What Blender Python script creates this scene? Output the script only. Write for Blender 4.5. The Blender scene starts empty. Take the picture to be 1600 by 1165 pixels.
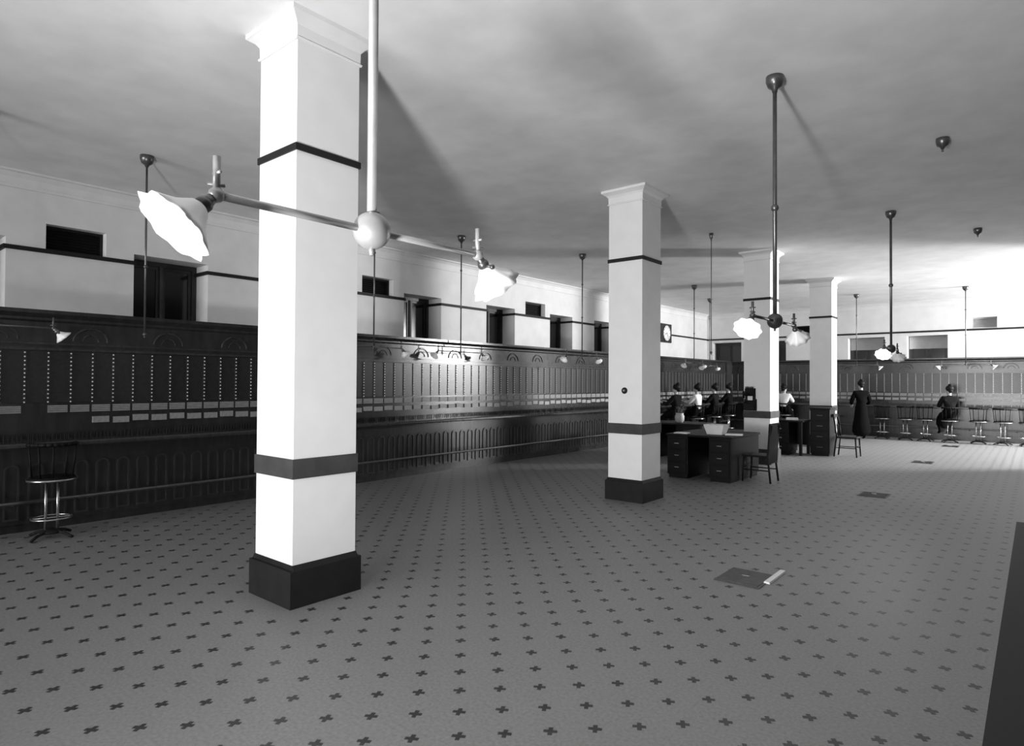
import bpy, bmesh, math, random
from math import sin, cos, pi, radians
from mathutils import Vector, Matrix
random.seed(7)
S = bpy.context.scene
COL = S.collection
ORD = 'first second third fourth fifth sixth seventh eighth ninth tenth eleventh twelfth thirteenth fourteenth'.split()

# ---------------------------------------------------------------- camera, world, lights, exposure
H, F, YAW, PITCH, ROLL = 1.6525, 975.2, 39.06, 0.80, 0.292
cd = bpy.data.cameras.new('camera'); cam = bpy.data.objects.new('camera', cd); COL.objects.link(cam)
cd.sensor_width = 36; cd.lens = F / 1600 * 36; cd.shift_x = -30 / 1600; cd.clip_start = .05; cd.clip_end = 200
cam.rotation_mode = 'XYZ'
cam.matrix_world = (Matrix.Translation((0, 0, H)) @ Matrix.Rotation(radians(YAW), 4, 'Z')
                    @ Matrix.Rotation(radians(90 + PITCH), 4, 'X') @ Matrix.Rotation(radians(ROLL), 4, 'Z'))
S.camera = cam
w = bpy.data.worlds.new('world'); S.world = w; w.use_nodes = True
w.node_tree.nodes['Background'].inputs[0].default_value = (.5, .5, .5, 1)
w.node_tree.nodes['Background'].inputs[1].default_value = .05
vs = S.view_settings
vs.view_transform = 'Standard'; vs.look = 'None'; vs.gamma = 1; vs.use_curve_mapping = False; vs.exposure = 0.1

def lamp(name, kind, loc, power, size=.3, rot=None, size_y=None):
    l = bpy.data.lights.new(name, kind); l.energy = power
    if kind == 'AREA':
        l.shape = 'RECTANGLE'; l.size = size; l.size_y = size_y or size
    else:
        l.shadow_soft_size = size
    o = bpy.data.objects.new(name, l); COL.objects.link(o); o.location = loc
    if rot: o.rotation_euler = rot
    return o
# unseen fill light added inside the end wall to even out the columns
lamp('end_fill_light', 'AREA', (-4.2, -15.6, 1.9), 1750, 9.0, Vector((0, 1, .05)).to_track_quat('-Z', 'Z').to_euler(), 2.6)
# photographer's arc lamp standing behind the camera, thrown up at the ceiling
arc = lamp('arc_lamp', 'SPOT', (-1.2, -1.6, .6), 1250, .25, (Vector((-3.6, 4.2, 4.0)) - Vector((-1.2, -1.6, .6))).to_track_quat('-Z', 'Z').to_euler())
arc.data.spot_size = radians(105); arc.data.spot_blend = 1.0
# tall windows of the bay at the far right
lamp('bay_window_daylight', 'AREA', (7.0, 21.4, 1.6), 1050, 1.6, Vector((-1, -.8, 0)).to_track_quat('-Z', 'Z').to_euler(), 2.4)
lamp('bay_skylight', 'AREA', (6.0, 21.2, 3.6), 2300, 1.6, Vector((-1, -.95, -.6)).to_track_quat('-Z', 'Z').to_euler(), 1.2)

# ---------------------------------------------------------------- materials (procedural, greys only)
MATS = {}
def mat(name, v, rough=.6, var=.12, scale=6, metal=0, bump=0, emit=0, spec=.5, stretch=None):
    m = bpy.data.materials.new(name); m.use_nodes = True
    nt = m.node_tree; b = nt.nodes['Principled BSDF']
    b.inputs['Roughness'].default_value = rough; b.inputs['Metallic'].default_value = metal
    b.inputs['Specular IOR Level'].default_value = spec
    tc = nt.nodes.new('ShaderNodeTexCoord'); n = nt.nodes.new('ShaderNodeTexNoise'); n.inputs['Scale'].default_value = scale
    n.inputs['Detail'].default_value = 5
    if stretch:
        mp = nt.nodes.new('ShaderNodeMapping'); mp.inputs['Scale'].default_value = stretch
        nt.links.new(tc.outputs['Object'], mp.inputs[0]); nt.links.new(mp.outputs[0], n.inputs['Vector'])
    else:
        nt.links.new(tc.outputs['Object'], n.inputs['Vector'])
    r = nt.nodes.new('ShaderNodeValToRGB'); e = r.color_ramp.elements
    e[0].position = .3; e[1].position = .7
    a, c = v * (1 - var), min(1, v * (1 + var))
    e[0].color = (a, a, a, 1); e[1].color = (c, c, c, 1)
    nt.links.new(n.outputs['Fac'], r.inputs[0]); nt.links.new(r.outputs[0], b.inputs['Base Color'])
    if bump:
        bp = nt.nodes.new('ShaderNodeBump'); bp.inputs['Strength'].default_value = bump; bp.inputs['Distance'].default_value = .01
        nt.links.new(n.outputs['Fac'], bp.inputs['Height']); nt.links.new(bp.outputs[0], b.inputs['Normal'])
    if emit:
        b.inputs['Emission Color'].default_value = (1, 1, 1, 1); b.inputs['Emission Strength'].default_value = emit
    MATS[name] = m
    return m
mat('plaster', .72, .75, .05, 3, bump=.05)
mat('unseen_wall_dark', .06, .7, .1, 3)
mat('ceiling_plaster', .84, .8, .07, 2.2, bump=.08)
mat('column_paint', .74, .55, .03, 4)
mat('floor_stone', .23, .5, .16, 55, spec=.3)
mat('inlay', .03, .45, .1, 20)
mat('dark_trim', .015, .55, .2, 8, spec=.2)
mat('grey_trim', .05, .55, .2, 8, spec=.2)
mat('board_wood', .028, .22, .25, 5, stretch=(3, 3, .7))
mat('board_panel', .036, .24, .25, 5, stretch=(4, 4, .8))
mat('jack_face', .022, .28, .25, 40)
mat('strip_white', .26, .5, .15, 30)
mat('jack_white', .75, .4, .05, 30)
mat('brass', .42, .38, .1, 10, metal=.35)
mat('brass_dark', .13, .32, .15, 10, metal=.7)
mat('glass_white', .85, .35, .03, 10, emit=.04)
mat('window_wood', .018, .4, .2, 8)
mat('window_glass', .006, .12, .05, 3)
mat('blind', .42, .8, .06, 6)
mat('metal_dark', .012, .55, .2, 10, spec=.2)
mat('nickel', .55, .25, .1, 10, metal=.9)
mat('desk_wood', .005, .55, .25, 6, spec=.18, stretch=(1, 5, 5))
mat('leather', .006, .6, .2, 20, spec=.15)
mat('paper', .78, .7, .04, 12)
mat('cloth_black', .005, .9, .2, 30, spec=.05)
mat('cloth_dark', .010, .9, .2, 30, spec=.05)
mat('cloth_white', .72, .8, .05, 20)
mat('skin', .38, .55, .06, 20)
mat('hair', .006, .6, .3, 40, spec=.2)
mat('strip_black', .008, .7, .2, 25)
mat('plate_iron', .06, .5, .2, 20)
mat('stoneware', .35, .5, .1, 14)
mat('leaf', .05, .5, .2, 20)

# ---------------------------------------------------------------- helpers
def box(bm, x0, x1, y0, y1, z0, z1, bevel=0):
    r = bmesh.ops.create_cube(bm, size=1)
    vv = r['verts']
    for v in vv:
        v.co = Vector((x0 + (v.co.x + .5) * (x1 - x0), y0 + (v.co.y + .5) * (y1 - y0), z0 + (v.co.z + .5) * (z1 - z0)))
    if bevel:
        es = {e for v in vv for e in v.link_edges}
        bmesh.ops.bevel(bm, geom=list(es), offset=bevel, segments=1, affect='EDGES')
def tube(bm, p, q, r0, r1=None, n=10, caps=True):
    p, q = Vector(p), Vector(q); r1 = r0 if r1 is None else r1
    L = (q - p).length
    m = Matrix.Translation((p + q) / 2) @ (q - p).to_track_quat('Z', 'Y').to_matrix().to_4x4()
    bmesh.ops.create_cone(bm, cap_ends=caps, segments=n, radius1=r0, radius2=r1, depth=L, matrix=m)
def sphere(bm, c, r, n=14, s=(1, 1, 1)):
    bmesh.ops.create_uvsphere(bm, u_segments=n, v_segments=max(6, n // 2), radius=r,
                              matrix=Matrix.Translation(c) @ Matrix.Diagonal((*s, 1)))
def lathe(bm, prof, n=20, M=None, fn=None, close=False):
    """prof: list of (r,z); revolves about local z"""
    M = M or Matrix(); rings = []
    for i, (r, z) in enumerate(prof):
        ring = []
        for k in range(n):
            a = 2 * pi * k / n
            rr = r * (fn(a, i) if fn else 1)
            ring.append(bm.verts.new(M @ Vector((rr * cos(a), rr * sin(a), z))))
        rings.append(ring)
    m = len(rings)
    for i in range(m if close else m - 1):
        A, Bq = rings[i], rings[(i + 1) % m]
        for k in range(n):
            bm.faces.new((A[k], A[(k + 1) % n], Bq[(k + 1) % n], Bq[k]))
    if not close:
        for ring in (rings[0], rings[-1]):
            try: bm.faces.new(ring)
            except Exception: pass
def path_tube(bm, pts, r, n=8):
    for a, b in zip(pts[:-1], pts[1:]):
        tube(bm, a, b, r, n=n)
    for p in pts[1:-1]:
        sphere(bm, p, r, 8)
def prism(bm, poly, axis, a0, a1):
    """extrude a 2d outline along an axis; axis 'x': poly=(y,z), 'y': poly=(x,z), 'z': poly=(x,y)"""
    def P(u, v, a):
        return {'x': (a, u, v), 'y': (u, a, v), 'z': (u, v, a)}[axis]
    A = [bm.verts.new(P(u, v, a0)) for u, v in poly]; Bv = [bm.verts.new(P(u, v, a1)) for u, v in poly]
    bm.faces.new(A); bm.faces.new(Bv[::-1]); n = len(poly)
    for i in range(n):
        bm.faces.new((A[i], Bv[i], Bv[(i + 1) % n], A[(i + 1) % n]))
def mesh_of(bm, name, m, smooth=False):
    bmesh.ops.recalc_face_normals(bm, faces=bm.faces)
    me = bpy.data.meshes.new(name); bm.to_mesh(me); bm.free()
    me.materials.append(MATS[m])
    if smooth:
        me.polygons.foreach_set('use_smooth', [True] * len(me.polygons))
    return me
def link(name, me, parent=None, loc=(0, 0, 0), rot=(0, 0, 0)):
    o = bpy.data.objects.new(name, me); COL.objects.link(o); o.parent = parent
    o.location = loc; o.rotation_euler = rot
    return o
def part(name, bm, m, parent=None, smooth=False, **kw):
    return link(name, mesh_of(bm, name, m, smooth), parent, **kw)
def NB(): return bmesh.new()
def boxpart(name, m, parent, *a, bevel=0):
    bm = NB(); box(bm, *a, bevel=bevel); return part(name, bm, m, parent)
def thing(name, label, cat, loc=(0, 0, 0), rz=0, group=None):
    o = link(name, None, None, loc, (0, 0, rz)); return tag(o, label, cat, group)
def tag(o, label, cat, group=None):
    o['label'] = label; o['category'] = cat
    if group: o['group'] = group
    return o
def struct(o, label=None):
    o['kind'] = 'structure'
    if label: o['label'] = label
    return o
def dup(root, loc, rz=0, label=None, group=None):
    r = root.copy(); COL.objects.link(r); r.location = loc; r.rotation_euler = (0, 0, rz)
    if label: r['label'] = label
    if group: r['group'] = group
    for ch in root.children:
        c = ch.copy(); COL.objects.link(c); c.parent = r
        for g in ch.children:
            d_ = g.copy(); COL.objects.link(d_); d_.parent = c
    return r

# ---------------------------------------------------------------- room shell
CZ = 4.37                 # ceiling
WX, WB = -10.35, 24.0     # wall planes: long window wall, end wall
RT = 1.3                  # side wall with the bay
TH = .62                  # wall thickness
bm = NB(); box(bm, WX - TH, 9.3, -16.4, WB + TH, -.12, 0)
floor = struct(part('floor', bm, 'floor_stone'), 'grey stone floor inlaid with small dark crosses')
bm = NB(); box(bm, WX - TH, 9.3, -16.4, WB + TH, CZ, CZ + .15)
struct(part('ceiling', bm, 'ceiling_plaster'), 'plain pale plaster ceiling')

# floor inlay crosses: quincunx on a 12 inch grid
G = .3048 / 2
gx, gy = -3.170, 1.611
bm = NB()
u, v = .0105, .0325
poly = [(-u, -v), (u, -v), (u, -u), (v, -u), (v, u), (u, u), (u, v), (-u, v), (-u, u), (-v, u), (-v, -u), (-u, -u)]
poly = [(x * cos(.52) - y * sin(.52), x * sin(.52) + y * cos(.52)) for x, y in poly]
prism(bm, poly, 'z', -.001, .0012)
cross_me = mesh_of(bm, 'cross_inlay', 'inlay')
ca, sa = cos(radians(YAW)), sin(radians(YAW))
spots = []
for i in range(-90, 120):
    for j in range(-60, 160):
        x = gx + (i - j) * G; y = gy + (i + j) * G
        lat = x * ca + y * sa; dd = -x * sa + y * ca
        if dd < 1.5 or not (-8.4 < x < -.22) or not (.5 < y < 21.7): continue
        px = 830 + F * lat / dd; py = 595 + F * H / dd
        if not (-40 < px < 1640) or py > 1200: continue
        if any(abs(x - cx) < .36 and abs(y - cy) < .36 for cx, cy in ((-4.48, 2.72), (-4.48, 7.87), (-4.48, 13.1), (-4.4, 17.6))): continue
        spots.append((dd, x, y, px, py))
spots.sort()
vis = [s for s in spots if 0 <= s[3] <= 1600 and s[4] <= 1165]
near = set(id(s) for s in vis[:300])
for s in vis[:300]:
    link('cross_inlay', cross_me, floor, (s[1], s[2], 0))
bm = NB(); vv = []; ff = []
for s in spots:
    if id(s) in near: continue
    b0 = len(vv)
    vv += [(s[1] + x, s[2] + y, .0012) for x, y in poly]
    ff.append(tuple(range(b0, b0 + 12)))
bm.free()
me = bpy.data.meshes.new('cross_inlay_field'); me.from_pydata(vv, [], ff); me.materials.append(MATS['inlay'])
o = link('cross_inlay_field', me, floor); o['kind'] = 'stuff'

def wall_cells(bm, a0, a1, openings, put, z1=CZ):
    """solid wall between a0..a1 with rectangular openings (s0,s1,z0,z1[,depth ignored])"""
    cuts = sorted({a0, a1, *[q for o_ in openings for q in o_[:2]]})
    for s0, s1 in zip(cuts[:-1], cuts[1:]):
        mid = (s0 + s1) / 2
        zs = sorted([(o_[2], o_[3]) for o_ in openings if o_[0] < mid < o_[1]])
        z = 0
        for q0, q1 in zs:
            if q0 > z: put(bm, s0, s1, z, q0)
            z = q1
        if z < z1: put(bm, s0, s1, z, z1)
WT = 3.505; VB, VT = 3.40, 3.745
lw = [(y, y + 1.06) for y in (.90, 3.435, 5.96, 8.49, 11.02, 13.555, 15.75)]
lv = [(2.38, 3.08), (7.44, 8.21), (12.50, 13.34)]
bw = [(-10.1, -8.95), (-8.42, -7.27), (-5.16, -4.03), (-3.37, -2.24), (-.3, .8)]
bv = [(-6.95, -6.3), (-1.61, -.96)]
bm = NB()
wall_cells(bm, -16.4, WB + TH, [(a, b, .9, WT) for a, b in lw] + [(a, b, VB, VT) for a, b in lv],
           lambda bm, s0, s1, z0, z1: box(bm, WX - TH, WX, s0, s1, z0, z1))
struct(part('wall_left', bm, 'plaster'), 'long white wall with deep window recesses')
WBT = 3.235
bm = NB()
wall_cells(bm, WX, 9.0, [(a, b, .9, WBT) for a, b in bw] + [(a, b, VB, VT) for a, b in bv],
           lambda bm, s0, s1, z0, z1: box(bm, s0, s1, WB, WB + TH, z0, z1))
struct(part('wall_back', bm, 'plaster'), 'white end wall behind the row of chairs')
bm = NB(); box(bm, RT, RT + .4, -1.0, 16.85, 0, CZ); box(bm, 9.0, 9.3, 15, WB + TH, 0, CZ)  # unseen wall, made dark and long to keep bay light off the near room
struct(part('wall_right', bm, 'unseen_wall_dark'), 'dark unseen side wall shaped to hold back the bay light')

bm = NB()  # unseen end wall; its window openings are added for the fill light
wall_cells(bm, WX, RT, [(q, q + 1.3, .15, 3.3) for q in (-9.35, -7.75, -6.15, -4.55, -2.95)],
           lambda bm, s0, s1, z0, z1: box(bm, s0, s1, -16.4, -16, z0, z1))
struct(part('wall_front', bm, 'plaster'), 'unseen white end wall with openings added for the fill light')

# cornice and picture rails
prof = [(0, 4.15), (.022, 4.15), (.022, 4.185), (.012, 4.20), (.03, 4.28), (.075, 4.335), (.11, 4.345), (.11, CZ - .001), (0, CZ - .001)]
bm = NB(); prism(bm, [(WX + p, z) for p, z in prof], 'y', -16, WB)
struct(part('trim_1', bm, 'plaster'), 'moulded white cornice along the window wall')
bm = NB(); prism(bm, [(WB - p, z) for p, z in prof], 'x', WX + .11, RT)
struct(part('trim_2', bm, 'plaster'), 'moulded white cornice along the end wall')
RZ0, RZ1 = 3.345, 3.40
tn = 3
def rail_left(y0, y1, ret0, ret1):
    global tn
    bm = NB(); box(bm, WX, WX + .03, y0, y1, RZ0, RZ1)
    if ret0: box(bm, WX - .42, WX + .03, y0 - .03, y0, RZ0, RZ1)
    if ret1: box(bm, WX - .42, WX + .03, y1, y1 + .03, RZ0, RZ1)
    struct(part('trim_%d' % tn, bm, 'dark_trim'), 'dark picture rail on the window wall'); tn += 1
prev = -16
for a, b in lw:
    rail_left(prev, a, prev > -16, True); prev = b
rail_left(prev, WB - .03, True, False)
bm = NB(); box(bm, WX, RT, WB - .03, WB, RZ0 - .01, RZ1 - .01)
struct(part('trim_%d' % tn, bm, 'dark_trim'), 'dark picture rail on the end wall'); tn += 1

# windows (frame, mullion, panes) set deep in the recesses
def window(n, M, w_, z0, z1, blind):
    """local: x along the wall 0..w, y into the wall (0 = frame front), z up"""
    root = link('window_%d' % n, None); root.matrix_world = M; struct(root, 'dark framed window deep in the wall')
    bm = NB(); f = .07
    box(bm, 0, f, 0, .1, z0, z1); box(bm, w_ - f, w_, 0, .1, z0, z1); box(bm, f, w_ - f, 0, .1, z1 - f, z1); box(bm, f, w_ - f, 0, .1, z0, z0 + f)
    part('window_frame', bm, 'window_wood', root)
    m_ = w_ * .5
    bm = NB(); box(bm, m_ - .022, m_ + .022, .005, .085, z0 + f, z1 - f); part('mullion', bm, 'grey_trim', root)
    for s0, s1 in ((f, m_ - .022), (m_ + .022, w_ - f)):
        bm = NB(); g = .045
        for q in ((s0, s0 + g, .03, .08, z0 + f, z1 - f), (s1 - g, s1, .03, .08, z0 + f, z1 - f),
                  (s0 + g, s1 - g, .03, .08, z1 - f - g, z1 - f), (s0 + g, s1 - g, .03, .08, z0 + f, z0 + f + g)):
            box(bm, *q)
        sash = part('sash', bm, 'window_wood', root)
        bm = NB(); box(bm, s0 + g, s1 - g, .05, .06, z0 + f + g, z1 - f - g); part('pane', bm, 'window_glass', sash)
    if blind:
        bm = NB(); box(bm, .02, w_ - .02, -.02, -.012, z1 - blind, z1 - .01); tube(bm, (.02, -.02, z1 - .03), (w_ - .02, -.02, z1 - .03), .025)
        part('roller_blind', bm, 'blind', root)
k = 1
for a, b in lw:
    # along +Y on the left wall, facing +X : local x->Y, local y-> -X
    M = Matrix(((0, -1, 0, WX - .42), (1, 0, 0, a), (0, 0, 1, 0), (0, 0, 0, 1)))
    window(k, M, b - a, .9, WT, 0); k += 1
for q, (a, b) in enumerate(bw):
    M = Matrix(((1, 0, 0, a), (0, 1, 0, WB + .34), (0, 0, 1, 0), (0, 0, 0, 1)))
    window(k, M, b - a, .9, WBT, (0, 0, .42, .42, .42)[q]); k += 1

# ventilator grilles
def grille(M, w_, label, m):
    root = tag(link('ventilator_grille', None), label, 'vent', 'wall ventilators above the picture rail'); root.matrix_world = M
    bm = NB(); f = .035; h = VT - VB
    box(bm, 0, f, 0, .04, 0, h); box(bm, w_ - f, w_, 0, .04, 0, h); box(bm, f, w_ - f, 0, .04, 0, f); box(bm, f, w_ - f, 0, .04, h - f, h)
    box(bm, f, w_ - f, .05, .06, f, h - f)
    part('grille_frame', bm, m, root)
    n = 7
    for i in range(n):
        z = f + (i + .5) * (h - 2 * f) / n
        bm = NB(); prism(bm, [(0.004, z - .018), (.01, z - .018), (.045, z + .012), (.039, z + .012)], 'x', f, w_ - f)
        part('slat', bm, m, root)
for i, (a, b) in enumerate(lv):
    M = Matrix(((0, -1, 0, WX - .14), (1, 0, 0, a), (0, 0, 1, VB), (0, 0, 0, 1)))
    grille(M, b - a, 'dark slatted ventilator in the window wall, %s counting back from the wall clock' % ORD[len(lv) - 1 - i], 'metal_dark')
for i, (a, b) in enumerate(bv):
    M = Matrix(((1, 0, 0, a), (0, 1, 0, WB + .14), (0, 0, 1, VB), (0, 0, 0, 1)))
    grille(M, b - a, ('dark slatted ventilator in the end wall half hidden behind the last column', 'pale grey slatted ventilator in the end wall above the seated woman')[i], 'blind' if i else 'metal_dark')

# ---------------------------------------------------------------- columns
def column(cx, cy, s, label, low_mat):
    """cx,cy: centre; s: side"""
    root = thing('column', label, 'column', (cx, cy, 0))
    h = s / 2
    def ring(a0, a1, z0, z1, name, m, bev=0):
        bm = NB(); box(bm, -a1, a1, -a1, a1, z0, z1, bevel=bev); return part(name, bm, m, root)
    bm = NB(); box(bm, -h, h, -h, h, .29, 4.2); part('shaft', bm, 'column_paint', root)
    bm = NB(); box(bm, -h - .034, h + .034, -h - .034, h + .034, 0, .268)
    prism(bm, [(-h - .034, .268), (h + .034, .268), (h + .006, .3055), (-h - .006, .3055)], 'y', -h - .006, h + .006)
    part('base', bm, low_mat, root)
    ring(0, h + .012, .932, 1.076, 'chair_rail', 'grey_trim')
    ring(0, h + .014, 3.347, 3.397, 'picture_rail', 'dark_trim')
    bm = NB()
    pr_ = [(h + .012, 4.165), (h + .018, 4.18), (h + .006, 4.19), (h + .008, 4.27), (h + .03, 4.30), (h + .075, 4.33), (h + .085, 4.335), (h + .085, CZ - .001)]
    rings = [[bm.verts.new((sx * r, sy * r, z)) for sx, sy in ((-1, -1), (1, -1), (1, 1), (-1, 1))] for r, z in pr_]
    for A, Bq in zip(rings[:-1], rings[1:]):
        for i in range(4): bm.faces.new((A[i], A[(i + 1) % 4], Bq[(i + 1) % 4], Bq[i]))
    bm.faces.new(rings[0]); bm.faces.new(rings[-1])
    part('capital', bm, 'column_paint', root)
    return root
SZ = .536; hs = SZ / 2
C1 = (-4.2135 - hs, 2.448 + hs); C2 = (-4.212 - hs, 7.601 + hs); C3 = (-4.205 - hs, 12.86 + hs); C4 = (-4.12 - hs, 17.36 + hs)
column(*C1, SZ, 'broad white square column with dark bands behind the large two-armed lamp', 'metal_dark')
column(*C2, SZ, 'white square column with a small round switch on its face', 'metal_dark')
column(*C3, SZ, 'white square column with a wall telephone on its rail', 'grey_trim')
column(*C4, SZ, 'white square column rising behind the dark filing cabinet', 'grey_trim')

# round switch on column two
t = thing('round_switch', 'small round dark push switch on the white column face', 'switch', (-4.484, C2[1] - hs, 1.535))
bm = NB(); lathe(bm, [(.045, 0), (.045, .012), (.03, .022), (.0, .024)], 18, Matrix.Rotation(pi / 2, 4, 'X')); part('switch_plate', bm, 'metal_dark', t, True)
bm = NB(); lathe(bm, [(.018, .02), (.018, .034), (.0, .036)], 12, Matrix.Rotation(pi / 2, 4, 'X') ); part('push_button', bm, 'nickel', t, True)

# ---------------------------------------------------------------- switchboards
P = .21            # stile pitch
NP = 8             # panels per section
SW = P * NP
def loop_panel():
    """narrow raised panel moulding with a round head, local x 0..P"""
    bm = NB()
    w0, w1, z0, z1 = .035, P - .035, .14, .74
    out = []; inn = []
    t_ = .022
    for (x, z) in ((w0, z0), (w1, z0)):
        out.append((x, z))
    n = 8; c = P / 2; r = (w1 - w0) / 2
    for i in range(n + 1):
        a = pi * i / n; out.append((c + r * cos(a), z1 - r + r * sin(a)))
    for x, z in ((w0 + t_, z0 + t_), (w1 - t_, z0 + t_)):
        inn.append((x, z))
    for i in range(n + 1):
        a = pi * i / n; inn.append((c + (r - t_) * cos(a), z1 - r + (r - t_) * sin(a)))
    m = len(out)
    def ringv(pts, y): return [bm.verts.new((x, y, z)) for x, z in pts]
    A, Bq, Cq, D = ringv(out, .004), ringv(out, -.018), ringv(inn, -.018), ringv(inn, .004)
    for R0, R1 in ((A, Bq), (Bq, Cq), (Cq, D)):
        for i in range(m): bm.faces.new((R0[i], R0[(i + 1) % m], R1[(i + 1) % m], R1[i]))
    return mesh_of(bm, 'panel_moulding', 'board_panel')
def dots_mesh():
    bm = NB()
    for i in range(13):
        z = 1.40 + i * .0455
        lathe(bm, [(.0075, 0), (.0075, .008), (.004, .012)], 8, Matrix.Translation((0, 0, z)) @ Matrix.Rotation(pi / 2, 4, 'X'))
    return mesh_of(bm, 'pilot_lamp_column', 'jack_white')
ME = {}
def section_proto(NP=NP):
    SW = P * NP
    root = thing('switchboard_section', '', 'switchboard')
    # y: 0 = lower front, + back; operator side is -y
    bm = NB(); box(bm, 0, SW, .03, .55, .0, .09); box(bm, 0, SW, 0, .55, .09, .93); part('lower_body', bm, 'board_wood', root)
    bm = NB(); prism(bm, [(-.36, .945), (-.345, .93), (.12, .915), (.12, 1.0), (-.345, .985), (-.36, .97)], 'x', 0, SW); part('key_shelf', bm, 'board_panel', root)
    bm = NB(); box(bm, 0, SW, .10, .55, 1.0, 2.30); part('upper_body', bm, 'board_wood', root)
    bm = NB(); prism(bm, [(.55, 2.29), (.10, 2.29), (.075, 2.31), (.075, 2.335), (.02, 2.38), (.02, 2.42), (.55, 2.42)], 'x', 0, SW); part('cornice', bm, 'board_wood', root)
    bm = NB(); box(bm, 0, SW, .06, .11, 1.975, 2.005); box(bm, 0, SW, .07, .11, 2.04, 2.06); part('light_rail', bm, 'board_panel', root)
    for c in (SW * .25, SW * .75):
        bm = NB()
        pts = [(c + .17 * cos(pi * i / 10), .095, 2.09 + .15 * sin(pi * i / 10)) for i in range(11)]
        path_tube(bm, pts, .014, 6)
        pts = [(c + .08 * cos(pi * i / 8), .095, 2.09 + .08 * sin(pi * i / 8)) for i in range(9)]
        path_tube(bm, pts, .010, 6)
        part('arched_ornament', bm, 'board_panel', root)
    jf = NB(); jf_dots = ME.setdefault('dots', dots_mesh())
    box(jf, 0, SW, .085, .105, 1.395, 1.965)
    face = part('jack_field', jf, 'jack_face', root)
    ME.setdefault('stile', None)
    for i in range(NP):
        x = i * P
        if ME['stile'] is None:
            bm = NB(); box(bm, 0, .024, .072, .088, 1.395, 1.965); ME['stile'] = mesh_of(bm, 'stile', 'board_panel')
        link('stile', ME['stile'], root, (x, 0, 0))
        d_ = link('pilot_lamp_column', jf_dots, face, (x + .012, .072, 0)); d_['kind'] = 'stuff'
    # designation strips
    for i in range(NP):
        x = i * P
        if 'strip' not in ME:
            bm = NB()
            for q in range(4): box(bm, .014, P - .014, .074, .09, 1.281 + q * .021, 1.297 + q * .021)
            ME['strip'] = mesh_of(bm, 'designation_strip', 'strip_white')
            bm = NB(); box(bm, .022, P - .022, .07, .1, 1.15, 1.222); ME['plate'] = mesh_of(bm, 'plug_plate', 'strip_white')
            bm = NB()
            for q in range(5):
                tube(bm, (.03 + q * .037, -.05, .99), (.03 + q * .037, -.05, 1.055), .008, .004, 6)
                tube(bm, (.03 + q * .037, .02, .99), (.03 + q * .037, .02, 1.055), .008, .004, 6)
            ME['plugs'] = mesh_of(bm, 'cord_plug', 'metal_dark')
            bm = NB(); box(bm, .0, P, -.36, -.20, .992, .997); ME['keys'] = mesh_of(bm, 'key_plate', 'jack_face')
        link('designation_strip', ME['strip'], root, (x, 0, 0))
        link('plug_plate', ME['plate'], root, (x, 0, [0, .012, 0, -.01, .008, 0, .01, 0][i % 8]))
        p_ = link('cord_plug', ME['plugs'], root, (x, 0, 0)); p_['kind'] = 'stuff'
    pm = ME.setdefault('panel', loop_panel())
    for i in range(NP): link('panel_moulding', pm, root, (i * P, 0, 0))
    bm = NB(); tube(bm, (0, -.22, .355), (SW, -.22, .355), .02, n=8); part('foot_rail', bm, 'brass_dark', root)
    bm = NB()
    for x in (.3, SW - .3): tube(bm, (x, 0.02, .30), (x, -.22, .355), .012, n=6)
    part('rail_bracket', bm, 'brass_dark', root)
    return root
proto = section_proto()
LBX = -8.50      # lower front plane of the run on the window wall
y0_first = 2.0 - SW      # stile phase measured
lab = 'dark wooden switchboard section in the long run below the wall clock'
first = True
y = y0_first
n_left = 0
while y + SW < 21.3:
    if first:
        o = proto; o['label'] = lab; o['group'] = 'switchboard run below the clock wall'; first = False
        o.location = (LBX, y, 0); o.rotation_euler = (0, 0, pi / 2)
    else:
        o = dup(proto, (LBX, y, 0), pi / 2)
    n_left += 1; y += SW
last = section_proto(5); last['group'] = 'switchboard run below the clock wall'
last.location = (LBX, y, 0); last.rotation_euler = (0, 0, pi / 2); y += 5 * P
yl_end = y
for q in list(COL.objects):
    if q.parent is None or not q.parent.name.startswith('switchboard_section'): continue
    py = q.parent.location.y
    if (py < 1 and (q.name.startswith('plug_plate') or (q.name.startswith('designation_strip') and q.location.x > SW - 1.5 * P))) or (
            1.5 < py < 2.5 and q.name.startswith('plug_plate') and q.location.x < 1.5 * P):
        bpy.data.objects.remove(q)          # blank places at the shaded end of the run
for i, q in enumerate(sorted([q for q in COL.objects if q.name.startswith('switchboard_section')], key=lambda q: -q.location.y)):
    q['label'] = 'dark wooden switchboard section below the clock wall, %s counting from the corner cabinet' % ORD[i]
BBY = 21.95
full = [q for q in COL.objects if q.name.startswith('switchboard_section') and q.location.y > 6][0]
lab = 'dark wooden switchboard section behind the row of empty pedestal chairs'
x = -.571 + P      # stile phase on the end run
x = x + P
while x - SW > LBX - .4:
    o = dup(full, (x - SW, BBY, 0), 0, lab, 'switchboard run behind the pedestal chairs'); x -= SW
xb_end = x
for i, q in enumerate(sorted([q for q in COL.objects if q.name.startswith('switchboard_section') and q.location.y == BBY or 'behind the row' in q.get('label', '')], key=lambda q: q.location.x)):
    q['label'] = 'dark wooden switchboard section behind the pedestal chairs, %s counting from the corner cabinet' % ORD[i]
# corner cabinet closing the angle of the two runs
t = thing('corner_cabinet', 'plain tall pale-edged cabinet in the corner where both switchboard runs meet', 'cabinet')
bm = NB(); box(bm, LBX - .55, xb_end - .002, yl_end + .002, 22.5, 0, 2.35); part('cabinet_body', bm, 'board_wood', t)
bm = NB(); box(bm, LBX - .55, xb_end - .002, yl_end + .002, 22.5, 2.35, 2.42); part('cornice', bm, 'board_wood', t)

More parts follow.
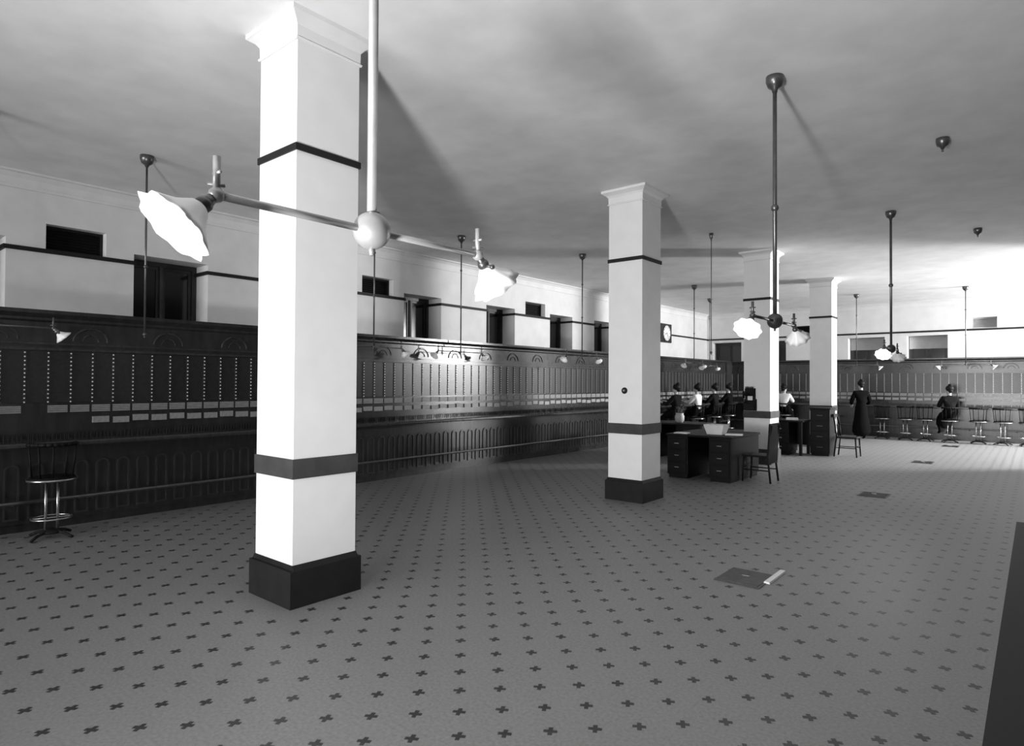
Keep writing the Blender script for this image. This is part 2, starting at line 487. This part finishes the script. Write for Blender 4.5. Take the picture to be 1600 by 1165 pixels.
# ---------------------------------------------------------------- lamps
def shade_mesh(R, Ls):
    bm = NB(); n = 40
    prof = [(.16, 0), (.30, .10), (.42, .30), (.55, .50), (.75, .72), (1.0, 1.0)]
    o_ = [(r * R, -z * Ls) for r, z in prof]; i_ = [(r * R - .006, -z * Ls) for r, z in prof][::-1]
    full = o_ + i_
    def fn(a, i):
        q = i if i < len(o_) else len(full) - 1 - i
        tt = prof[q][1]
        return 1 + .07 * tt * tt * cos(9 * a) + .012 * cos(27 * a) * tt
    lathe(bm, full, n, fn=fn, close=True)
    me = mesh_of(bm, 'shade', 'glass_white', True)
    return me
def electrolier(label, cat, loc, group, arm=.555, shade_r=.112, stem_r=.018, ball=.068, zb=2.2, bmat='brass', couplers=(3.2,), cockle=True, ang=pi / 2, tilt=45, bulb=0, cs=1):
    root = thing('electrolier', label, cat, (loc[0], loc[1], 0), 0, group)
    bm = NB(); tube(bm, (0, 0, zb), (0, 0, CZ - .02), stem_r, n=12); part('stem', bm, bmat, root, True)
    bm = NB(); lathe(bm, [(stem_r + .004, CZ - .14), (.026 * cs, CZ - .115), (.06 * cs, CZ - .09), (.076 * cs, CZ - .045), (.076 * cs, CZ - .001)], 22); part('canopy', bm, 'brass_dark', root, True)
    for c in couplers:
        bm = NB(); sphere(bm, (0, 0, c), stem_r * 1.9, 12); part('coupling', bm, bmat, root, True)
    bm = NB(); sphere(bm, (0, 0, zb), ball, 28)
    part('ball', bm, bmat, root, True)
    bm = NB(); tube(bm, (0, 0, zb - ball + .004), (0, 0, zb - ball - .022), .012, .007); part('finial', bm, bmat, root, True)
    key = ('shade', shade_r)
    if key not in ME: ME[key] = shade_mesh(shade_r, shade_r * .95)
    if arm:
        for s in (-1, 1):
            ux, uy = s * cos(ang), s * sin(ang)
            bm = NB(); tube(bm, (ux * ball * .8, uy * ball * .8, zb), (ux * arm, uy * arm, zb), stem_r * .72, n=12)
            a_ = part('arm', bm, bmat, root, True)
            bm = NB(); sphere(bm, (ux * arm, uy * arm, zb), stem_r * 1.35, 12)
            tube(bm, (ux * arm, uy * arm, zb), (ux * arm, uy * arm, zb + .115), stem_r * .62, n=10)
            tube(bm, (ux * arm - uy * .024, uy * arm + ux * .024, zb + .065), (ux * arm + uy * .024, uy * arm - ux * .024, zb + .065), .005, n=8)
            tube(bm, (ux * arm - .012, uy * arm - .02, zb + .03), (ux * arm + .012, uy * arm + .02, zb + .03), .006, n=8)
            part('gas_candle', bm, bmat, root, True)
            # electric socket, tilted outwards and down
            T = radians(tilt)
            ax = Vector((ux * sin(T), uy * sin(T), -cos(T)))
            p0 = Vector((ux * arm, uy * arm, zb)); p1 = p0 + ax * .075
            bm = NB(); tube(bm, p0, p1, .014, .024, 12)
            sphere(bm, p0 + ax * .05, .026, 12)
            side = Vector((uy, -ux, 0)); tube(bm, p0 + ax * .055, p0 + ax * .055 + side * .05 - Vector((0, 0, .012)), .007, n=8)
            sphere(bm, p0 + ax * .055 + side * .05 - Vector((0, 0, .012)), .012, 8)
            sk = part('socket', bm, 'brass_dark', root, True)
            sh = link('shade', ME[key], root)
            q = (-ax).to_track_quat('Z', 'Y')
            if bulb:
                lamp('bulb_light', 'POINT', Vector((loc[0], loc[1], 0)) + p0 + ax * .125, bulb, .03)
            sh.location = p0 + ax * .06; sh.rotation_mode = 'QUATERNION'; sh.rotation_quaternion = q
    return root
electrolier('large two-armed brass electrolier with fluted white glass shades in front of the broad column', 'lamp', (-1.885, 1.395), 'two-armed ball electroliers', couplers=(), bulb=22)
electrolier('two-armed brass electrolier with a dark ball hanging over the floor plate with a paper strip', 'lamp', (-1.80, 5.63), 'two-armed ball electroliers', bmat='brass_dark', bulb=16)
electrolier('two-armed brass electrolier with a dark ball hanging in front of the end wall windows', 'lamp', (-1.79, 11.2), 'two-armed ball electroliers', bmat='brass_dark', bulb=22)
SM = dict(arm=.56, shade_r=.082, stem_r=.012, ball=.022, bmat='brass_dark', couplers=(3.72, 3.02))
gl = 'slim two-armed pendants over the switchboard run'
ll = 'slim two-armed pendant with small white shades over the long switchboard, %s from the room corner'
for i, xy in enumerate(((-8.23, 19.3), (-7.45, 16.4), (-7.5, 10.95), (-8.35, 8.2), (-8.3, 6.2), (-8.2, 1.40))):
    electrolier(ll % ORD[i], 'lamp', xy, gl, **SM)
lb = 'slim two-armed pendant with small white shades over the pedestal chairs, %s'
for i, xy in enumerate(((-4.28, 21.0), (-1.55, 21.1))):
    electrolier(lb % ('above the standing woman', 'close to the seated woman')[i], 'lamp', xy, 'slim pendants over the pedestal chairs', ang=0, **SM)
SM0 = dict(SM); SM0['arm'] = 0
electrolier('bare brass pendant stem without arms, hanging before the first deep window', 'lamp', (-8.39, 2.91), None, **SM0)
SM0['couplers'] = (3.1,); SM0['stem_r'] = .007; SM0['cs'] = .5
electrolier('thin bare pendant stem without arms between two white columns', 'lamp', (-4.6, 10.85), None, **SM0)
for i, (x, y) in enumerate(((-.805, 8.2), (-.80, 13.35))):
    t = thing('ceiling_canopy', ('dark brass ceiling cup without any stem, nearer the worn floor plate', 'dark brass ceiling cup without any stem, nearer the end wall')[i], 'ceiling cap', (x, y, CZ), 0, 'empty ceiling cups')
    bm = NB(); lathe(bm, [(.016, -.12), (.026, -.10), (.055, -.08), (.066, -.04), (.066, -.001)], 22); part('cup', bm, 'brass_dark', t, True)
    bm = NB(); tube(bm, (0, 0, -.15), (0, 0, -.115), .011); part('stub', bm, 'brass_dark', t, True)

# ---------------------------------------------------------------- wall clock
t = thing('wall_clock', 'square dark wall clock with a round white dial above the switchboard', 'clock', (WX + .001, 20.34, 3.41), 0)
bm = NB(); box(bm, 0, .07, -.39, .39, -.335, .335, bevel=.012); part('clock_case', bm, 'window_wood', t)
RX = Matrix.Rotation(pi / 2, 4, 'Y')
bm = NB(); lathe(bm, [(.30, .07), (.30, .085), (.27, .09), (.27, .072)], 36, RX, close=True); part('bezel', bm, 'brass_dark', t, True)
bm = NB(); lathe(bm, [(.28, .068), (.28, .074)], 36, RX); dial = part('dial', bm, 'paper', t)
for k in range(12):
    a = k * pi / 6
    bm = NB(); box(bm, .074, .077, -.008, .008, .20, .25); o = part('hour_mark', bm, 'metal_dark', dial); o.rotation_euler = (a, 0, 0)
bm = NB(); box(bm, .077, .08, -.008, .008, -.02, .15); o = part('hour_hand', bm, 'metal_dark', dial); o.rotation_euler = (1.9, 0, 0)
bm = NB(); box(bm, .08, .083, -.006, .006, -.03, .22); o = part('minute_hand', bm, 'metal_dark', dial); o.rotation_euler = (-2.6, 0, 0)

# ---------------------------------------------------------------- wall telephone on column three
t = thing('wall_telephone', 'dark wooden wall telephone with a white card on the column', 'telephone', (-4.60, C3[1] - hs, 1.08))
bm = NB(); box(bm, -.13, .13, -.03, 0, 0, .24, bevel=.006); box(bm, -.105, .105, -.03, 0, .24, .46, bevel=.006); part('backboard', bm, 'desk_wood', t)
bm = NB(); box(bm, -.10, .10, -.14, -.03, .01, .16, bevel=.01); prism(bm, [(-.03, .16), (-.17, .16), (-.03, .20)], 'x', -.11, .11); part('battery_box', bm, 'desk_wood', t)
bm = NB(); box(bm, -.085, .085, -.12, -.03, .31, .46, bevel=.01); part('bell_box', bm, 'leather', t)
for s in (-1, 1):
    bm = NB(); sphere(bm, (s * .045, -.09, .475), .04, 14, (1, 1, .6)); part('bell', bm, 'brass_dark', t, True)
bm = NB(); box(bm, -.05, .05, -.036, -.03, .215, .30); part('number_card', bm, 'paper', t)
bm = NB(); tube(bm, (0, -.13, .36), (0, -.2, .33), .014); tube(bm, (0, -.2, .33), (0, -.25, .335), .014, .038, 14); part('mouthpiece', bm, 'leather', t, True)
bm = NB(); tube(bm, (-.12, -.08, .27), (-.12, -.08, .40), .018, .022, 12); tube(bm, (-.12, -.08, .25), (-.12, -.08, .275), .034, .018, 12); part('receiver', bm, 'leather', t, True)
bm = NB(); tube(bm, (-.08, -.08, .37), (-.135, -.08, .37), .008); part('hook', bm, 'brass_dark', t, True)

# ---------------------------------------------------------------- floor plates, paper, black strip
for i, (x, y, lb_) in enumerate(((-1.93, 5.27, 'worn iron floor plate with a white paper strip at its edge'), (-1.89, 10.40, 'dark square iron floor plate under the second dark-ball electrolier'),
                                 (-1.88, 15.40, 'dark square iron floor plate on the bright end of the floor'), (-1.80, 19.85, 'dark square iron floor plate close before the pedestal chairs'))):
    t = thing('floor_plate', lb_, 'floor plate', (x, y, .0012))
    bm = NB(); box(bm, -.19, .19, -.22, .22, 0, .006, bevel=.002); part('plate_frame', bm, 'plate_iron', t)
    bm = NB(); box(bm, -.165, .165, -.195, .195, .006, .009); lid = part('plate_lid', bm, 'plate_iron' if i == 0 else 'metal_dark', t)
    bm = NB(); path_tube(bm, [(-.03, 0, .008), (-.03, 0, .02), (.03, 0, .02), (.03, 0, .008)], .004, 6); part('lift_ring', bm, 'nickel', lid)
bm = NB()
for i in range(6):
    a0, a1 = i / 6, (i + 1) / 6
    prism(bm, [(-.026, .004), (.026, .004), (.022, .02), (-.022, .02)], 'y', -.21 + .42 * a0, -.21 + .42 * a1)
o = part('paper_strip', bm, 'paper', None, loc=(-1.735, 5.43, 0)); tag(o, 'folded white paper strip lying beside the worn floor plate', 'paper')
bm = NB(); box(bm, -.205, 1.0, .6, 9.5, 0, .006, bevel=.002)  # thin black sheet with a straight edge on the near floor
o = part('black_floor_strip', bm, 'strip_black'); tag(o, 'flat black strip along the bare open side of the floor', 'runner mat')

# ---------------------------------------------------------------- desks and chairs
def desk(label, loc, rz, w_, d_, h_, ped):
    t = thing('office_desk', label, 'desk', loc, rz)
    bm = NB(); box(bm, -.02, w_ + .02, -.02, d_ + .02, h_ - .035, h_, bevel=.006); part('desk_top', bm, 'desk_wood', t)
    for s in ped:
        x0 = 0 if s == 0 else w_ - .38
        bm = NB(); box(bm, x0, x0 + .38, .01, d_ - .02, .06, h_ - .035); box(bm, x0 + .02, x0 + .36, .03, d_ - .04, 0, .06)
        pd = part('pedestal', bm, 'desk_wood', t)
        for k in range(3):
            z0 = .09 + k * .205
            bm = NB(); box(bm, x0 + .025, x0 + .355, -.006, .012, z0, z0 + .185, bevel=.004); dr = part('drawer', bm, 'desk_wood', pd)
            bm = NB(); tube(bm, (x0 + .15, -.022, z0 + .1), (x0 + .23, -.022, z0 + .1), .008); tube(bm, (x0 + .155, -.006, z0 + .1), (x0 + .155, -.022, z0 + .1), .005); tube(bm, (x0 + .225, -.006, z0 + .1), (x0 + .225, -.022, z0 + .1), .005)
            hd = part('drawer_pull', bm, 'nickel', pd)
    if len(ped) < 2:
        for x in ((.05, w_ - .05) if not ped else ((w_ - .05,) if ped[0] == 0 else (.05,))):
            for y in (.05, d_ - .05):
                bm = NB(); box(bm, x - .03, x + .03, y - .03, y + .03, 0, h_ - .035); part('leg', bm, 'desk_wood', t)
    bm = NB(); box(bm, .02, w_ - .02, d_ - .04, d_ - .02, .2, h_ - .035); part('modesty_panel', bm, 'desk_wood', t)
    return t
desk('dark flat-topped desk with a white tray on it between two columns', (-5.05, 10.02, 0), 0, 1.14, 1.33, .76, (0, 1))
desk('dark desk in shade behind the desk with the white tray', (-6.9, 12.6, 0), 0, 1.3, .8, .76, (0, 1))
desk('dark desk with an open kneehole beside the tall filing cabinet', (-4.82, 14.85, 0), 0, .68, .7, .80, (0,))
# tall filing cabinet
t = thing('filing_cabinet', 'tall dark filing cabinet next to the slim side chair', 'cabinet', (-4.07, 15.2, 0))
bm = NB(); box(bm, 0, .42, 0, .5, .05, 1.06, bevel=.006); box(bm, .02, .40, .02, .48, 0, .05); part('cabinet_body', bm, 'desk_wood', t)
bm = NB(); box(bm, -.02, .44, -.02, .52, 1.06, 1.09, bevel=.006); part('cabinet_top', bm, 'desk_wood', t)
for k in range(4):
    bm = NB(); box(bm, .025, .395, -.012, .004, .09 + k * .24, .31 + k * .24, bevel=.004); dr = part('drawer', bm, 'desk_wood', t)
    bm = NB(); tube(bm, (.15, -.03, .2 + k * .24), (.27, -.03, .2 + k * .24), .008); tube(bm, (.155, -.01, .2 + k * .24), (.155, -.03, .2 + k * .24), .005); tube(bm, (.265, -.01, .2 + k * .24), (.265, -.03, .2 + k * .24), .005)
    part('drawer_pull', bm, 'brass_dark', dr)
# things on the desks
t = thing('paper_tray', 'flared white tray of papers on the dark flat-topped desk', 'tray', (-4.32, 10.42, .761))
bm = NB()
o_ = [[bm.verts.new((sx * a, sy * b, z)) for sx, sy in ((-1, -1), (1, -1), (1, 1), (-1, 1))] for a, b, z in ((.13, .1, 0), (.18, .14, .17), (.172, .132, .17), (.124, .094, .01))]
for A, Bq in zip(o_[:-1], o_[1:]):
    for i in range(4): bm.faces.new((A[i], A[(i + 1) % 4], Bq[(i + 1) % 4], Bq[i]))
bm.faces.new(o_[0]); bm.faces.new(o_[-1]); part('tray_body', bm, 'paper', t)
bm = NB()
for i in range(5): box(bm, -.11 + i * .004, .11 + i * .004, -.08, .08, .012 + i * .028, .035 + i * .028)
part('paper_stack', bm, 'cloth_white', t)
bm = NB(); box(bm, -.14, .14, -.1, .1, 0, .012); box(bm, -.13, .135, -.09, .1, .012, .02)
o = part('papers', bm, 'paper', None, loc=(-4.02, 10.45, .761), rot=(0, 0, .3)); tag(o, 'thin white sheaf of papers beside the tray on the desk', 'paper')
bm = NB(); box(bm, -.12, .12, -.08, .08, 0, .012); box(bm, -.11, .11, -.075, .08, .012, .018)
o = part('papers', bm, 'paper', None, loc=(-4.86, 10.2, .761), rot=(0, 0, .1)); tag(o, 'single white card lying at the dark end of the desk', 'paper')
t = thing('stoneware_jar', 'pale stoneware jar with leaves on the shaded desk', 'jar', (-6.2, 12.9, .761))
bm = NB(); lathe(bm, [(.07, 0), (.10, .06), (.105, .14), (.08, .19), (.09, .21), (.08, .21), (.07, .19)], 20); part('jar_body', bm, 'stoneware', t, True)
for k in range(9):
    a = k * 2.4; r = .05 + .06 * random.random(); h_ = .28 + .12 * random.random()
    bm = NB(); p0 = Vector((.03 * cos(a), .03 * sin(a), .18)); p1 = Vector((r * cos(a), r * sin(a), h_))
    tube(bm, p0, p1, .005, n=6)
    sphere(bm, p1, .035, 8, (1, .7, .5)); part('leaf', bm, 'leaf', t, True)
bm = NB(); box(bm, -.13, .13, -.1, .1, 0, .03); box(bm, -.12, .12, -.1, .09, .03, .05)
o = part('ledger', bm, 'paper', None, loc=(-4.42, 15.05, .801), rot=(0, 0, .25)); tag(o, 'white open ledger on the kneehole desk', 'book')

def side_chair(label, loc, rz, solid, wood='desk_wood', h=.45, bh=.95):
    """faces local -y; back at +y"""
    t = thing('office_chair' if solid else 'side_chair', label, 'chair', loc, rz)
    bm = NB(); box(bm, -.22, .22, -.22, .22, h - .035, h, bevel=.012); part('seat', bm, wood, t)
    for x in (-.19, .19):
        bm = NB(); tube(bm, (x, -.19, h - .03), (x * 1.05, -.215, 0), .02, .014, 8); part('leg', bm, wood, t, True)
        bm = NB(); path_tube(bm, [(x * 1.05, .25, 0), (x, .2, h - .02), (x, .225, .7), (x, .27, bh)], .017, 8); part('back_post', bm, wood, t, True)
        bm = NB(); tube(bm, (x, -.205, .2), (x, .22, .2), .01, n=6); part('stretcher', bm, wood, t, True)
    bm = NB(); tube(bm, (-.19, -.205, .24), (.19, -.205, .24), .01, n=6); part('stretcher', bm, wood, t, True)
    if solid:
        bm = NB(); prism(bm, [(.195, h - .14), (.225, h - .14), (.265, bh + .03), (.235, bh + .03)], 'x', -.235, .235); part('back_panel', bm, 'leather', t)
    else:
        bm = NB(); prism(bm, [(.255, bh - .07), (.275, bh - .07), (.285, bh), (.262, bh)], 'x', -.19, .19); part('top_rail', bm, wood, t)
        for k in range(3):
            x = -.1 + k * .1
            bm = NB(); tube(bm, (x, .21, h), (x, .265, bh - .05), .008, n=6); part('spindle', bm, wood, t, True)
    return t
side_chair('dark office chair with a tall solid back drawn up to the desk', (-3.66, 10.64, 0), -pi / 2, True)
side_chair('slim open-backed side chair standing next to the filing cabinet', (-3.34, 15.52, 0), pi / 2, False)

def pedestal_chair(label, group):
    t = thing('pedestal_chair', label, 'chair', (0, 0, 0), 0, group)     # faces +y, back at -y
    bm = NB(); lathe(bm, [(.04, .585), (.19, .59), (.205, .605), (.205, .625), (.185, .64), (0.02, .632)], 22); part('seat', bm, 'desk_wood', t, True)
    bm = NB(); lathe(bm, [(.212, .60), (.218, .60), (.218, .618), (.212, .618)], 24, close=True); part('seat_rim', bm, 'nickel', t, True)
    bm = NB(); path_tube(bm, [(.21 * sin(a), -.21 * cos(a), .98) for a in [radians(q) for q in range(-75, 76, 15)]], .022, 8); part('back_rail', bm, 'desk_wood', t, True)
    for q in (-70, -35, 0, 35, 70):
        a = radians(q); bm = NB(); tube(bm, (.18 * sin(a), -.18 * cos(a), .63), (.21 * sin(a), -.21 * cos(a), .98), .009, n=6); part('spindle', bm, 'desk_wood', t, True)
    for s in (-1, 1):
        bm = NB(); tube(bm, (s * .05, 0, .08), (s * .05, 0, .59), .013, n=8); part('post', bm, 'nickel', t, True)
    bm = NB(); lathe(bm, [(.165, .20), (.18, .20), (.18, .215), (.165, .215)], 20, close=True)
    tube(bm, (-.17, 0, .207), (.17, 0, .207), .008, n=6); part('foot_ring', bm, 'nickel', t, True)
    bm = NB(); lathe(bm, [(.10, .05), (.10, .07), (.05, .09), (.02, .10)], 16); part('hub', bm, 'metal_dark', t, True)
    for k in range(4):
        a = pi / 4 + k * pi / 2; bm = NB(); path_tube(bm, [(.06 * cos(a), .06 * sin(a), .07), (.16 * cos(a), .16 * sin(a), .05), (.24 * cos(a), .24 * sin(a), .016)], .016, 6); part('foot', bm, 'metal_dark', t, True)
    return t
pc = pedestal_chair('empty dark pedestal chair with nickel posts in the row before the end wall', 'empty pedestal chairs before the end wall')
pc.location = (-3.62, 21.15, 0)
for x, rz in ((-3.02, .2), (-2.52, -.15), (-1.28, .1), (-.74, -.25), (-5.0, .1), (-.2, .1)):
    dup(pc, (x, 21.15 + .03 * sin(9 * x), 0), rz)
for i, q in enumerate(sorted([q for q in COL.objects if q.name.startswith('pedestal_chair')], key=lambda q: q.location.x)):
    q['label'] = 'empty dark pedestal chair with nickel posts, %s of its row counting from the telephone column' % ORD[i]
pc_left = dup(pc, (-8.02, 1.93, 0), pi / 2 - .2, 'single dark pedestal chair alone before the shaded end of the long switchboard'); del pc_left['group']

# ---------------------------------------------------------------- people
def skin_mesh(name, V, E, R, m, root=0, sub=1):
    me = bpy.data.meshes.new('tmp'); me.from_pydata([Vector(v) for v in V], E, [])
    o = bpy.data.objects.new('tmp', me); COL.objects.link(o)
    md = o.modifiers.new('s', 'SKIN'); md.use_smooth_shade = True
    for i, sv in enumerate(me.skin_vertices[0].data):
        r = R[i]; sv.radius = r if isinstance(r, tuple) else (r, r); sv.use_root = (i == root)
    if sub:
        sd = o.modifiers.new('d', 'SUBSURF'); sd.levels = sub; sd.render_levels = sub
    dg = bpy.context.evaluated_depsgraph_get(); dg.update()
    out = bpy.data.meshes.new_from_object(o.evaluated_get(dg)); out.name = name
    bpy.data.objects.remove(o); bpy.data.meshes.remove(me)
    out.materials.clear(); out.materials.append(MATS[m])
    out.polygons.foreach_set('use_smooth', [True] * len(out.polygons))
    return out
def figure(seated, elbow, wrist, hz):
    """skeleton facing +y; hz: hip height. returns meshes body, blouse, skirt, hair"""
    V = []; E = []; R = []
    def add(p, r, prev=None):
        V.append(p); R.append(r)
        if prev is not None: E.append((prev, len(V) - 1))
        return len(V) - 1
    hip = add((0, 0, hz), .14)
    wa = add((0, 0, hz + .2), .105, hip); ch = add((0, .01, hz + .40), (.15, .11), wa); nb = add((0, 0, hz + .52), .06, ch)
    nk = add((0, .005, hz + .585), .05, nb)
    jaw = add((0, .03, hz + .655), (.062, .075), nk); cr = add((0, .012, hz + .735), (.075, .092), jaw); tp = add((0, .0, hz + .80), .055, cr)
    add((0, .115, hz + .69), .012, jaw)                       # nose
    for s in (-1, 1):
        add((s * .085, .0, hz + .70), .014, cr)               # ears
        sh = add((s * .17, 0, hz + .47), .055, ch)
        el = add((s * elbow[0], elbow[1], hz + elbow[2]), .042, sh)
        wr = add((s * wrist[0], wrist[1], hz + wrist[2]), .028, el)
        d_ = (Vector(V[wr]) - Vector(V[el])).normalized()
        pm = Vector(V[wr]) + d_ * .06; pa = add(tuple(pm), (.034, .018), wr)
        sd_ = Vector((s, 0, 0)); sd_ = (sd_ - d_ * sd_.dot(d_)).normalized()
        for k, (off, ln) in enumerate(((-.030, .070), (-.010, .082), (.010, .078), (.030, .060))):
            b = pm + d_ * .035 + sd_ * off; k1 = add(tuple(b), .0095, pa)
            k2 = add(tuple(b + d_ * ln * .55 - Vector((0, 0, .008))), .0085, k1); add(tuple(b + d_ * ln - Vector((0, 0, .028))), .0075, k2)
        t1 = add(tuple(pm - sd_ * .045 + d_ * .005), .0105, pa); add(tuple(pm - sd_ * .055 + d_ * .045), .009, t1)
        if seated:
            hj = add((s * .09, .06, hz - .01), .085, hip); kn = add((s * .11, .42, hz - .02), .062, hj); an = add((s * .11, .38, .27), .04, kn); add((s * .11, .52, .245), .035, an)
        else:
            hj = add((s * .09, 0, hz - .06), .085, hip); kn = add((s * .09, .02, .46), .06, hj); an = add((s * .09, 0, .08), .04, kn); add((s * .09, .13, .035), .035, an)
    body = skin_mesh('body', V, E, R, 'skin'); body.materials.append(MATS['cloth_black'])
    for p in body.polygons:
        c = p.center
        if c.z < hz - .05 or (c.z < hz + .45 and c.y < .2 and abs(c.x) < .17): p.material_index = 1
    # blouse: torso + sleeves, slightly larger
    V, E, R = [], [], []
    a = add((0, 0, hz + .04), .16); b = add((0, 0, hz + .22), .128, a); c = add((0, .012, hz + .40), (.178, .145), b); dn = add((0, 0, hz + .525), .075, c); add((0, .004, hz + .57), .062, dn)
    for s in (-1, 1):
        sh = add((s * .17, 0, hz + .475), .078, c); mid = add((s * (elbow[0] + .17) / 2, elbow[1] / 2, hz + (elbow[2] + .47) / 2), .075, sh)
        el = add((s * elbow[0], elbow[1], hz + elbow[2]), .062, mid); add((s * (wrist[0] * .8 + elbow[0] * .2), wrist[1] * .8 + elbow[1] * .2, hz + wrist[2] * .8 + elbow[2] * .2), .040, el)
    blouse = (V, E, R)
    V, E, R = [], [], []
    if seated:
        a = add((0, 0, hz + .29), .115); b = add((0, .01, hz + .10), .185, a); c = add((0, .1, hz + .0), (.205, .14), b); e_ = add((0, .33, hz - .01), (.2, .12), c); k = add((0, .43, hz - .12), (.2, .13), e_); add((0, .44, .34), (.24, .17), k)
    else:
        a = add((0, 0, hz + .29), .115); b = add((0, 0, hz + .08), .18, a); c = add((0, 0, hz - .2), .2, b); k = add((0, -.02, .4), .27, c); add((0, -.03, .06), .33, k)
    skirt = (V, E, R)
    bm = NB(); sphere(bm, (0, -.012, hz + .755), .108, 18, (.95, 1.02, .85)); sphere(bm, (0, -.05, hz + .845), .055, 12, (1, 1, .75)); sphere(bm, (0, -.075, hz + .68), .06, 12)
    return body, blouse, skirt, bm
FIG = {}
def person(label, loc, rz, pose, blouse_m, skirt_m, scale=1.0, group=None):
    if pose not in FIG:
        if pose == 'operator': f_ = figure(True, (.23, .17, .27), (.16, .36, .34), .77)
        elif pose == 'desk': f_ = figure(True, (.24, .10, .24), (.14, .33, .26), .77)
        else: f_ = figure(False, (.26, .03, .20), (.20, .22, .12), .90)
        hair = mesh_of(f_[3], 'hair', 'hair', True)
        FIG[pose] = (f_[0], f_[1], f_[2], hair, {})
    body, bl, sk, hair, cache = FIG[pose]
    def cl(kind, data, m):
        if (kind, m) not in cache: cache[(kind, m)] = skin_mesh(kind, *data, m)
        return cache[(kind, m)]
    t = thing('person', label, 'person', loc, rz, group); t.scale = (scale,) * 3
    link('body', body, t); link('blouse', cl('blouse', bl, blouse_m), t); link('skirt', cl('skirt', sk, skirt_m), t); link('hair', hair, t)
    return t
ops = [(15.85, 'cloth_dark', 'seated operator in dark dress nearest the column with the round switch'),
       (17.2, 'cloth_white', 'seated operator in a white blouse among dark-clad operators at the switchboard'),
       (18.47, 'cloth_dark', 'seated operator in dark dress beside the white-bloused operator'),
       (19.6, 'cloth_black', 'seated operator in dark dress closest to the corner of the room')]
chl = {15.85: 'pedestal chair', }
for y, m, lb_ in ops:
    dup(pc, (-7.72, y, 0), pi / 2, 'pedestal chair under the ' + lb_, 'occupied pedestal chairs below the clock')
    person(lb_, (-7.72, y, .0), pi / 2, 'operator', m, 'cloth_black')
c5 = dup(pc, (-6.45, 21.1, 0), 0, 'pedestal chair occupied by an operator half hidden behind the telephone column'); del c5['group']
person('seated operator in a white blouse half hidden behind the telephone column', (-6.45, 21.1, 0), 0, 'operator', 'cloth_white', 'cloth_black')
c7 = dup(pc, (-1.93, 21.1, 0), .25, 'pedestal chair occupied by a woman in the row before the end wall'); del c7['group']
person('seated woman in dark dress among the empty pedestal chairs, turned sideways', (-1.93, 21.1, 0), .45, 'desk', 'cloth_dark', 'cloth_black')
person('standing woman in a long black dress beside the pedestal chairs', (-4.05, 20.45, 0), .5, 'stand', 'cloth_black', 'cloth_black', 1.0)
